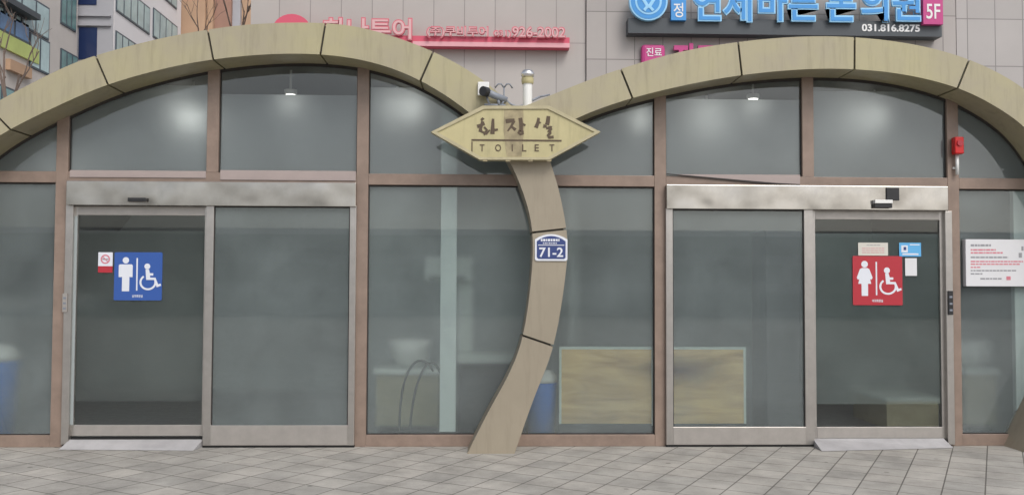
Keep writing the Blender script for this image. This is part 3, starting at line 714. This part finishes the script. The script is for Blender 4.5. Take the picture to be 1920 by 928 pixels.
# ------------------------------------------------------------ door pictogram signs
def picto(px0, py0, px1, py1, Y, base, woman, label, cap):
    x0, x1, z0, z1 = rect(px0, py0, px1, py1, Y)
    t = thing('restroom_sign', ((x0 + x1) / 2, Y, z0), label, 'sign')
    w, h = x1 - x0, z1 - z0
    def rr(a, b, c, d, r):
        pts = []
        for cx, cz, s in ((b - r, d - r, 0), (a + r, d - r, 1), (a + r, c + r, 2), (b - r, c + r, 3)):
            for k in range(5): an = (s + k / 4) * PI / 2; pts.append((cx + r * math.cos(an), cz + r * math.sin(an)))
        return pts
    MB().prism(rr(x0, x1, z0, z1, .012), Y, Y + .004).build('panel', M[base], t)
    q = lambda u, v: (x0 + (u - 350) / 690 * w, z1 - (v - 95) / 715 * h)
    ya, yb = Y - .0015, Y - .0003
    k = w / 690
    m = MB(); c = q(515, 215); m.disc(*c, 46 * k, ya, yb)
    if woman:
        m.prism([q(*p) for p in ((480, 270), (550, 270), (580, 285), (625, 410), (610, 440), (590, 430), (605, 500), (560, 500), (560, 675), (470, 675), (470, 500), (425, 500), (440, 430), (420, 440), (405, 410), (450, 285))], ya, yb)
    else:
        m.prism([q(*p) for p in ((430, 275), (600, 275), (615, 290), (615, 465), (585, 465), (570, 460), (570, 675), (465, 675), (465, 460), (445, 465), (415, 465), (415, 290))], ya, yb)
    m.build('standing_figure', M['s_white'], t)
    m = MB(); m.prism([q(668, 180), q(688, 180), q(688, 665), q(668, 665)], ya, yb); m.build('divider', M['s_white'], t)
    m = MB(); m.disc(*q(825, 305), 42 * k, ya, yb)
    m.prism([q(*p) for p in ((800, 350), (850, 350), (862, 405), (912, 405), (912, 440), (864, 440), (868, 470), (945, 472), (985, 570), (1020, 560), (1028, 590), (965, 615), (925, 505), (812, 505))], ya, yb)
    A = []; B = []
    for i in range(25):
        an = math.radians(125 + i * 250 / 24); cx, cz = 838, 540
        A.append(q(cx + 122 * math.cos(an), cz - 118 * math.sin(an))); B.append(q(cx + 94 * math.cos(an), cz - 90 * math.sin(an)))
    m.band(A, B, ya - .0004, yb); m.build('wheelchair_figure', M['s_white'], t)
    a, b = q(615, 768), q(765, 725)
    text(cap, a[0], b[0], a[1], b[1], ya, M['s_white'], t, ext=.001, bold=.02)
picto(214, 473, 304, 563, .024, 's_blue', False, 'blue square sign with white man and wheelchair pictograms on the left door glass', '남자화장실')
picto(1599, 480, 1692, 572, .024, 's_red', True, 'red square sign with white woman and wheelchair pictograms on the right door glass', '여자화장실')
# no smoking sticker
x0, x1, z0, z1 = rect(184, 473, 211, 511, .024)
t = thing('no_smoking_sticker', ((x0 + x1) / 2, .024, z0), 'small white and red no-smoking sticker left of the blue sign', 'sticker')
zm = z0 + (z1 - z0) * .32
MB().box(x0, x1, .024, .027, zm, z1).build('white_half', M['s_white'], t); MB().box(x0, x1, .024, .027, z0, zm - .0005).build('red_half', M['s_red'], t)
cx, cz, r = (x0 + x1) / 2, (zm + z1) / 2, .046
ring = lambda rr: [(cx + rr * math.cos(2 * PI * k / 24), cz + rr * math.sin(2 * PI * k / 24)) for k in range(25)]
m = MB(); m.band(ring(r), ring(r * .72), .022, .0235); d = r * .62; m.prism([(cx - d - .006, cz + d), (cx - d + .006, cz + d), (cx + d + .006, cz - d), (cx + d - .006, cz - d)], .0215, .0219); m.build('ban_ring', M['ink_r'], t)
MB().box(cx - .03, cx + .03, .0225, .0235, cz - .006, cz + .006).build('cigarette', M['ink'], t)
# papers on the right door
def rows(m, px0, px1, py, h, Y, rnd, gap=1.2, seg=(3, 9)):
    x = px0
    while x < px1:
        w = rnd.uniform(*seg); m.px(x, py, min(px1, x + w), py + h, Y - .001, Y - .0002, ref=Y); x += w + gap
rnd = random.Random(3)
x0, x1, z0, z1 = rect(1609, 455, 1665, 479, .024)
t = thing('paper_notice', ((x0 + x1) / 2, .024, z0), 'small beige paper notice with faint lines above the red sign', 'notice')
MB().box(x0, x1, .024, .0255, z0, z1).build('sheet', M['paper_b'], t)
m = MB(); rows(m, 1625, 1650, 459, 1.2, .0238, rnd); m.build('print', M['ink'], t)
m = MB(); [rows(m, 1616, 1658, y, 1.0, .0238, rnd) for y in (465, 469, 473)]; m.build('print', M['ink_r'], t)
x0, x1, z0, z1 = rect(1686, 455, 1727, 481, .024)
t = thing('blue_sticker', ((x0 + x1) / 2, .024, z0), 'light blue rounded sticker above the blank white card on the right door', 'sticker')
MB().box(x0, x1, .024, .0255, z0, z1).build('sheet', M['ltblue'], t, bev=.0)
m = MB(); m.px(1690, 460, 1702, 473, .0225, .0235, ref=.0235); m.build('print', M['s_white'], t); MB().px(1692, 475, 1722, 478, .0225, .0235, ref=.0235).build('print', M['s_white'], t); MB().px(1706, 458, 1724, 460, .0225, .0235, ref=.0235).build('print', M['s_white'], t)
m = MB(); m.px(1694, 463, 1699, 469, .0212, .0222, ref=.0235); m.build('print', M['navy'], t)
t = MB().px(1697, 484, 1719, 517, .022, .0245, ref=.024).build('white_card', M['paper'], None)
tag(t, 'blank white card stuck on the right door glass beside the red sign', 'card')
# notice board at the right edge
YN = -.02
x0, x1, z0, z1 = rect(1811, 449, 1985, 537, YN)
t = thing('notice_board', ((x0 + x1) / 2, YN, z0), 'white notice board with grey and red print on the far right window', 'notice board')
MB().box(x0, x1, YN, .045, z0, z1).build('board', M['paper'], t, bev=.003)
m = MB(); rows(m, 1820, 1858, 458, 4, YN, rnd); rows(m, 1820, 1890, 481, 3, YN, rnd); rows(m, 1820, 1906, 506, 2.6, YN, rnd); rows(m, 1820, 1842, 512, 2.6, YN, rnd); rows(m, 1838, 1878, 521, 3, YN, rnd)
rows(m, 1925, 1975, 458, 3, YN, rnd); m.px(1915, 462, 1919, 470, YN - .001, YN - .0002, ref=YN); m.px(1910, 474, 1916, 483, YN - .001, YN - .0002, ref=YN); m.build('print', M['ink'], t)
m = MB(); rows(m, 1820, 1867, 467, 3, YN, rnd); rows(m, 1820, 1880, 472.5, 3, YN, rnd); rows(m, 1820, 1918, 489, 2.6, YN, rnd); rows(m, 1820, 1912, 494, 2.6, YN, rnd); rows(m, 1820, 1838, 500, 2.4, YN, rnd)
m.px(1887, 518, 1895, 525, YN - .001, YN - .0002, ref=YN); m.build('print', M['ink_r'], t)

# ------------------------------------------------------------ alarm, sensors, switches
x0, x1, z0, z1 = rect(1789, 257, 1806, 289, -.08)
cxa = (x0 + x1) / 2
t = thing('alarm_light', (cxa, -.05, z0), 'red emergency alarm box on a white conduit above the right post', 'alarm')
MB().box(x0, x1, -.1, -.02, z0, z1).build('housing', M['red'], t, bev=.012)
MB().lathe([(.03, -.016), (.03, .0), (.02, .006)], (cxa, -.1, (z0 + z1) / 2 + .02), axis='Y').build('lens', M['s_red'], t)
xa, za = at(1794, 328, -.03); MB().tube([(xa, -.04, za), (xa, -.04, z0)], .017, 12).build('conduit', M['white'], t, smooth=True)
MB().box(xa - .03, xa + .03, -.022, -.001, za + .06, za + .08).build('clip', M['white'], t)
def sensor(px0, px1, y0, y1, label, white):
    x0, x1, z0, z1 = rect(px0, y0, px1, y1, -.1)
    t = thing('motion_sensor', ((x0 + x1) / 2, -.08, z0), label, 'sensor')
    zm = z0 + (z1 - z0) * (.55 if white else 1)
    MB().box(x0, x1, -.115, -.071, z0, zm).build('lens', M['black'], t, bev=.004)
    if white: MB().box(x0, x1, -.125, -.071, zm + .0005, z1).build('cover', M['white'], t, bev=.003)
    else: MB().box(x0 - .004, x1 + .004, -.09, -.0705, z0 - .004, z0 - .0005).build('bracket', M['steel_flat'], t)
sensor(240, 274, 371, 378, 'thin black motion sensor on the polished header over the left door', False)
sensor(1639, 1672, 375, 390, 'motion sensor with a white top on the polished header over the right door', True)
t = MB().px(1662, 352, 1686, 376, -.085, -.071, ref=-.08).build('sensor_reflection', M['black'], None, bev=.004)  # black block painted in place of a dark reflection on the header
tag(t, 'painted dark mount behind the white-topped sensor over the right door', 'reflection')
for px, y0, y1, mm, lb in ((117, 550, 585, 'steel_flat', 'grey touch switch on the left door jamb'), (1778, 545, 590, 'black', 'dark touch switch on the right door jamb')):
    x0, x1, z0, z1 = rect(px, y0, px + 9, y1, -.04)
    t = thing('door_switch', ((x0 + x1) / 2, -.04, z0), lb, 'switch')
    MB().box(x0, x1, -.045, -.031, z0, z1).build('case', M[mm], t, bev=.003)
    [MB().box(x0 + .01, x1 - .01, -.048, -.0455, z0 + (z1 - z0) * f, z0 + (z1 - z0) * f + .02).build('button', M['camgrey'], t) for f in (.15, .42, .7)]

# ------------------------------------------------------------ camera, beacon and cables over the sign
YC = -.25
def p3(px, py, Y=YC): x, z = at(px, py, Y); return (x, Y, z)
a = p3(905, 172, -.45)
t = thing('security_camera', p3(925, 196, -.3), 'grey bullet security camera with a white junction box in the valley above the sign', 'camera')
x0, x1, z0, z1 = rect(896, 158, 917, 183, -.3)
MB().box(x0, x1, -.40, -.362, z0, z1).build('junction_box', M['white'], t, bev=.006)
MB().tube([p3(905, 171, -.50), p3(913, 173, -.45)], .046, 18).build('lens_hood', M['black'], t, smooth=False)
MB().tube([p3(911, 172, -.46), p3(928, 180, -.43), p3(950, 188, -.40)], .036, 16, .03).build('body', M['camgrey'], t, smooth=True)
MB().tube([p3(934, 184, -.42), p3(936, 199, -.42)], .016).tube([p3(908, 197, -.42), p3(948, 198, -.42)], .012).tube([p3(946, 188, -.41), p3(940, 197, -.42)], .012).tube([p3(912, 180, -.43), p3(918, 197, -.42)], .010).build('bracket', M['camgrey'], t, smooth=True)
x, _, z = p3(989, 196)
t = thing('beacon_pole', (x, YC, z), 'white pole with a yellow collar and chrome dome standing behind the eye-shaped sign', 'beacon')
zt = at(989, 131, YC)[1]; zc0 = at(989, 158, YC)[1]; zc1 = at(989, 147, YC)[1]
MB().lathe([(.046, -.02), (.046, zc0 - z)], (x, YC, z)).build('pole', M['white'], t, smooth=False)
MB().lathe([(.055, zc0 - z + .0005), (.06, zc0 - z + .02), (.06, zc1 - z)], (x, YC, z)).build('collar', M['sign_y'], t)
MB().lathe([(.05, zc1 - z + .0005), (.066, zc1 - z + .02), (.066, zt - z - .035), (.05, zt - z - .01), (.015, zt - z)], (x, YC, z), n=24).build('dome', M['chrome'], t, smooth=True)
t = MB().tube([p3(950, 190), p3(958, 196), p3(968, 200), p3(980, 199), p3(995, 190), p3(1012, 182)], .012).tube([p3(1012, 182), p3(1030, 178, -.2)], .010).build('cable', M['camgrey'], None, smooth=True)
tag(t, 'grey cable drooping between the camera and the right arch', 'cable')
t = MB().tube([p3(928, 165, -.1), p3(934, 158, -.1), p3(940, 158, -.1), p3(945, 165, -.1)], .008).tube([p3(945, 165, -.1), p3(950, 158, -.1), p3(956, 158, -.1), p3(961, 166, -.1)], .008).tube([p3(945, 165, -.1), p3(945, 198, -.1)], .008).build('twin_hook', M['camgrey'], None, smooth=True)
tag(t, 'thin wire with two curled hooks between the camera and the white pole', 'wire')

# ------------------------------------------------------------ background: tiled building with signs
YT = 17.0
tx0 = at(470, 50, YT)[0]; tx1 = at(1098, 50, YT)[0]
v0 = at(523, 75, YT); dx = (at(1043, 75, YT)[0] - v0[0]) / 9
M['tile_a'] = tiled('pale_panels', (.42, .39, .37), dx, 2.9, 0, v0[0] - 20 * dx + YT, v0[1] - 2.9, mortar=.014, dark=.6)
v1 = at(1136, 113, YT); dh = at(1136, 24, YT)[1] - v1[1]
M['tile_b'] = tiled('pale_panels_square', (.38, .35, .335), dx * .93, dh, 0, v1[0] - 20 * dx * .93 + YT - .08, v1[1] - 3 * dh, mortar=.016, dark=.55)
v2 = at(1864, 126, YT)
M['tile_c'] = tiled('pale_panels_wide', (.40, .375, .365), dx * .93, dh, 0, v2[0] - 20 * dx * .93 + YT - .08, v2[1] - 3 * dh, mortar=.016, dark=.55)
TB = thing('tiled_building', (0, YT, 0), 'pale pinkish tile-clad building behind the toilets carrying the shop signs', 'building')
MB().box(tx0, tx1, YT, YT + 12, 0, 18).build('wall', M['tile_a'], TB)
txm = at(1790, 100, YT)[0]
MB().box(tx1 + .02, txm, YT - .08, YT + 12, 0, 18).build('wall', M['tile_b'], TB)
MB().box(txm + .02, txm + 14, YT - .08, YT + 12, 0, 18).build('wall', M['tile_c'], TB)
M['pink'] = mat('sign_pink_red', (.62, .09, .15), .5); M['pink_l'] = mat('sign_pink_light', (.72, .36, .40), .5)
M['pink_rim'] = mat('letter_pink_rim', (.60, .16, .20), .5); M['pinkface'] = mat('letter_pink_face', (.66, .40, .41), .5)
M['charcoal'] = mat('sign_charcoal', (.055, .065, .075), .5); M['sky_l'] = mat('letter_blue_rim', (.30, .60, .86), .5); M['sky_d'] = mat('letter_blue', (.05, .28, .66), .5)
M['magenta'] = mat('sign_magenta', (.50, .05, .22), .5); M['wh2'] = mat('letter_white', (.75, .75, .75), .5)
Y1 = YT - .35
t = thing('travel_shop_sign', (at(800, 90, Y1)[0], Y1, at(800, 90, Y1)[1]), 'red bar sign with outlined pink Korean letters above the left arch', 'sign')
MB().px(560, 68, 1068, 87, Y1, YT - .01, ref=Y1).build('bar', M['pink'], t)
MB().px(774, 80, 1068, 88.5, Y1 - .02, Y1 - .002, ref=Y1).build('lower_lip', M['pink_l'], t)
c = at(547, 60, Y1 - .1); r = (at(580, 60, Y1)[0] - at(510, 60, Y1)[0]) / 2
MB().disc(c[0], c[1], r * 1.05, Y1 - .12, Y1 + .1, rz=r * .95).build('round_logo', M['pink'], t)
def letters(s, a, b, c, d, Y, rim, face, bold1, bold2, par, **k):
    textpx(s, a - 1, b - 1, c + 1, d + 1, Y, M[rim], par, name='letter_rim', ext=.08, bold=bold1, **k)
    textpx(s, a + 1, b + 1.3, c - 1, d - 1.3, Y - .012, M[face], par, ext=.01, bold=bold2, **k)
letters('하나투어', 606, 34, 772, 74, Y1 - .1, 'pink_rim', 'pinkface', .05, .012, t)
letters('(주)쿠비투어', 800, 50, 915, 71, Y1 - .14, 'pink_rim', 'pinkface', .045, .0, t)
letters('031)', 926, 58, 958, 71, Y1 - .14, 'pink_rim', 'pinkface', .045, .0, t)
letters('926-2002', 960, 51, 1060, 71, Y1 - .14, 'pink_rim', 'pinkface', .045, .0, t)
Y2 = YT - .5
t = thing('clinic_sign', (at(1470, 60, Y2)[0], Y2, at(1470, 60, Y2)[1]), 'dark bar sign with large blue Korean letters and 5F box above the right arch', 'sign')
MB().px(1178, 38, 1766, 66, Y2, YT - .09, ref=Y2).build('bar', M['charcoal'], t)
for r_, m_, yy in ((36, 'sky_l', .14), (33, 'sky_d', .15), (25, 'sky_l', .16), (21, 'sky_d', .17)):
    c = at(1216, 3, Y2 - yy); s = (at(1217, 3, Y2 - yy)[0] - c[0]); MB().disc(c[0], c[1], r_ * s, Y2 - yy, Y2 - yy + .009 if m_ != 'sky_l' or r_ != 36 else Y2 + .02, n=36).build('round_emblem', M[m_], t)
m = MB(); yy = Y2 - .18
for P in (((1198, -8), (1204, -10), (1219, 14), (1214, 17)), ((1228, -10), (1234, -8), (1219, 17), (1214, 13)), ((1206, 18), (1214, 8), (1218, 10), (1210, 22)), ((1217, 8), (1227, 19), (1223, 22), (1214, 12))):
    m.prism([at(x, y, yy) for x, y in P], yy - .001 * (P[0][0] % 7), yy + .008)
m.build('emblem_mark', M['sky_l'], t)
MB().px(1258, -40, 1286, 39, Y2 - .13, Y2 + .0, ref=Y2 - .1).build('blue_box', M['sky_d'], t)
textpx('정', 1263, 6, 1281, 33, Y2 - .14, M['wh2'], t, ext=.008, bold=.01)
for s, a, c in (('연세', 1300, 1410), ('바른', 1422, 1534), ('본', 1550, 1605), ('의원', 1615, 1726)):
    letters(s, a, -28, c, 41, Y2 - .14, 'sky_l', 'sky_d', .05, .012, t)
textpx('031.816.8275', 1616, 46, 1725, 60, Y2 - .012, M['wh2'], t, ext=.01, bold=.03)
MB().px(1731, -30, 1768, 46, Y2 - .16, Y2 - .002, ref=Y2 - .16).build('magenta_box', M['magenta'], t)
textpx('5F', 1737, 8, 1763, 36, Y2 - .172, M['wh2'], t, ext=.01, bold=.01)
Y3 = YT - .3
t = thing('magenta_sign', (at(1260, 110, Y3)[0], Y3, at(1260, 130, Y3)[1]), 'magenta badge and letters just peeking over the right arch', 'sign')
x0, x1, z0, z1 = rect(1203, 83, 1248, 125, Y3)
MB().box(x0, x1, Y3, YT - .09, z0, z1).build('badge', M['magenta'], t, bev=.1)
textpx('진료', 1212, 90, 1241, 106, Y3 - .012, M['wh2'], t, ext=.01, bold=.01)
textpx('진료과목', 1262, 82, 1430, 140, Y3, M['magenta'], t, ext=.1, bold=.04)

# ------------------------------------------------------------ background buildings on the left
M['bw'] = mat('stone_beige', (.55, .51, .48), .7, var=.08, scale=.5); M['bg_glass'] = mat('green_glass', (.16, .30, .30), .15, var=.4, scale=.4, spec=.8)
M['pale_glass'] = mat('pale_glass', (.42, .55, .56), .15, var=.3, scale=.6); M['bluegl'] = mat('blue_glass', (.10, .2, .38), .2, var=.5, scale=.7)
M['greyst'] = mat('grey_stone', (.40, .40, .43), .7, var=.08, scale=.4); M['whitew'] = mat('white_wall', (.72, .70, .71), .6, var=.04, scale=.4)
M['navyg'] = mat('navy_window', (.02, .035, .10), .2); M['brownb'] = mat('tan_brick', (.50, .33, .22), .8, var=.12, scale=.6); M['redb'] = mat('reddish_brick', (.36, .21, .16), .8, var=.12, scale=.6)
M['lime'] = mat('lime_banner', (.52, .60, .20), .6, var=.15, scale=1); M['frame_d'] = mat('dark_mullion', (.07, .09, .11), .5)
XA = -19.0
A_far = at_side(144, 100, XA)[0]; A_near = at_side(-160, 100, XA)[0]
t = thing('beige_office_block', (XA - 4, (A_far + A_near) / 2, 0), 'beige office block at the left edge with green glass, dark lettering and a lime banner', 'building')
MB().box(XA - 8, XA, A_near, A_far, 0, 24).build('wall', M['bw'], t)
def wrect(X, pxa, pxb, y0, y1, m, name, par, d=.03, mull=0, frame=True, proud=0):
    """rectangle on the wall x = X: left px (near), right px (far), top and bottom pixel rows read at the left px"""
    ya, z1 = at_side(pxa, y0, X); _, z0 = at_side(pxa, y1, X); yb, _ = at_side(pxb, y0, X)
    if name == 'window':
        f = MB().box(X, X + .05, ya, yb, z0, z1).build('window', M['frame_d'], par)
        n = mull or 1
        for i in range(n):
            w = (yb - ya) / n; g_ = min(.07, w * .12)
            MB().box(X + .051, X + .06, ya + i * w + g_, ya + (i + 1) * w - g_, z0 + .08, z1 - .08).build('pane', m, f)
    else:
        MB().box(X + .002, X + d + proud, ya, yb, z0, z1).build(name, m, par)
k = .1724
def AR(cx0, cx1, cy0, cy1, m, name, **kw): wrect(XA, cx0 * k, cx1 * k, cy0 * k, cy1 * k, m, name, t, **kw)
AR(-300, 540, -420, -60 + 60, M['pale_glass'], 'window', mull=5)
AR(670, 835, -500, 268, M['bg_glass'], 'window', mull=3)
AR(-400, 318, -130, 130, M['bluegl'], 'window', mull=4)
AR(320, 535, 350, 730, M['pale_glass'], 'window', mull=2)
AR(655, 838, 525, 900, M['bg_glass'], 'window', mull=3)
AR(-300, 320, -190, -120, M['charcoal'], 'ledge', d=.5)
AR(-300, 412, 190, 370, M['lime'], 'banner', d=.1)
AR(60, 300, 640, 760, M['brownb'], 'lower_sign', d=.2)
AR(-300, 535, 800, 1500, M['bg_glass'], 'window', mull=6)
def side_text(body, X, pxa, pxb, y0, y1, m, par):
    ya, z1 = at_side(pxa, y0, X); _, z0 = at_side(pxa, y1, X); yb, _ = at_side(pxb, y0, X)
    o = text(body, 0, 1, 0, 1, 0, m, None, name='lettering', ext=.001, bold=.02)
    for v in o.data.vertices:
        x, y, z = v.co; v.co = (X + .06 + (0 if y > 0 else .05), ya + (yb - ya) * x, z0 + (z1 - z0) * z)
    o.parent = par; o.matrix_parent_inverse = par.matrix_basis.inverted()
side_text('스타피부', XA, -30, 48, -24, 6, M['charcoal'], t)
# grey block facing the camera
YG = A_far + .5
t = thing('grey_stone_block', (at(180, 100, YG)[0], YG, 0), 'grey stone block with a tall navy window between the beige and white buildings', 'building')
gx0, gx1 = at(138, 50, YG)[0], at(212, 50, YG)[0]
MB().box(gx0 - 3, gx1, YG, YG + 6, 0, 24).build('wall', M['greyst'], t)
for y0, y1 in ((52, 112), (-60, 10), (150, 260)): MB().px(148, y0, 182, y1, YG - .03, YG - .001, ref=YG).build('window', M['navyg'], t)
for y in (29, 47): MB().px(140, y, 209, y + 3, YG - .12, YG - .001, ref=YG).build('string_course', M['greyst'], t)
# white block
XW = at(217, 50, YG + .2)[0]
yn, yf = YG + .01, at_side(339, 60, XW)[0]
t = thing('white_office_block', (XW - 4, (yn + yf) / 2, 0), 'white office block with tall ribbon windows receding behind the left arch', 'building')
MB().box(XW - 8, XW, YG + 6.1, yf, 0, 26).box(gx1 + .01, XW, yn, YG + 6.09, 0, 26).build('wall', M['whitew'], t)
kk = .1458
def WR(cx0, cx1, cy0, cy1, mull, m='pale_glass'): wrect(XW, 200 + cx0 * kk, 200 + cx1 * kk, cy0 * kk, cy1 * kk, M[m], 'window', t, mull=mull)
WR(122, 555, -235, 150, 5); WR(595, 905, 100, 480, 4); WR(112, 420, 395, 780, 4); WR(122, 555, -1000, -560, 5); WR(595, 905, -560, -190 + 60, 4)
YBR = yf + 1
t = thing('tan_brick_block', (at(400, 50, YBR)[0], YBR, 0), 'tan and reddish brick block glimpsed between the white and the tiled building', 'building')
for a, b, m_, dd in ((336, 384, 'brownb', 0), (384, 396, 'brownb', .3), (396, 427, 'redb', .6), (427, 442, 'greyst', .9), (442, 520, 'brownb', 1.2)):
    x0, x1 = at(a, 50, YBR)[0], at(b, 50, YBR)[0]; MB().box(x0, x1 - .01, YBR + dd, YBR + 8, 0, 26).build('wall', M[m_], t)

# ------------------------------------------------------------ bare trees behind the left arch
M['bark'] = mat('bark', (.16, .12, .10), .9)
def bare_tree(px, py, Y, h, seed, label, r0=.05, lean=0):
    x, z = at(px, py, Y); rn = random.Random(seed)
    t = thing('bare_tree', (x, Y, 0), label, 'tree', 'bare young trees behind the left arch')
    MB().tube([(x, Y, 0), (x + .05, Y, z * .5), (x, Y, z)], r0 * 1.6, 8, r0).build('trunk', M['bark'], t)
    m = MB()
    def br(p, d, L, r, n):
        q = p + d * L * .5 + Vector((rn.uniform(-.05, .05), rn.uniform(-.05, .05), 0)); e = p + d * L
        m.tube([p, q, e], r, 5, r * .6)
        if n:
            for _ in range(2):
                a = (d + Vector((rn.uniform(-.7, .7), rn.uniform(-.7, .7), rn.uniform(0, .6)))).normalized(); br(p + d * L * rn.uniform(.5, 1), a, L * .62, r * .55, n - 1)
    for _ in range(3):
        br(Vector((x, Y, z)) - Vector((0, 0, rn.uniform(0, 1))), Vector((rn.uniform(-.35, .35) + lean, rn.uniform(-.3, .3), 1)).normalized(), h, r0 * .75, 3)
    m.build('branches', M['bark'], t)
bare_tree(14, 190, 12, 1.6, 2, 'bare sapling in front of the lime banner at the left edge', .045)
bare_tree(372, 85, 24, 1.5, 5, 'bare thin tree against the tan brick wall', .04)
bare_tree(447, 75, 24, 1.5, 8, 'bare thin tree beside the edge of the tiled building', .05)

# ------------------------------------------------------------ across the square, seen in the panes
M['far_wall'] = tiled('opposite_wall', (.22, .22, .22), 3, 1.3, .5, 0, 0, mortar=.25, dark=1.5)
t = thing('opposite_terrace', (0, -32, 0), 'long low dark shop terrace across the square behind the viewer', 'building')
MB().box(-60, 60, -38, -32, 0, 3.7).build('wall', M['far_wall'], t)
MB().box(-60, 60, -38, -31.6, 3.702, 3.95).build('roof_edge', M['whitew'], t)
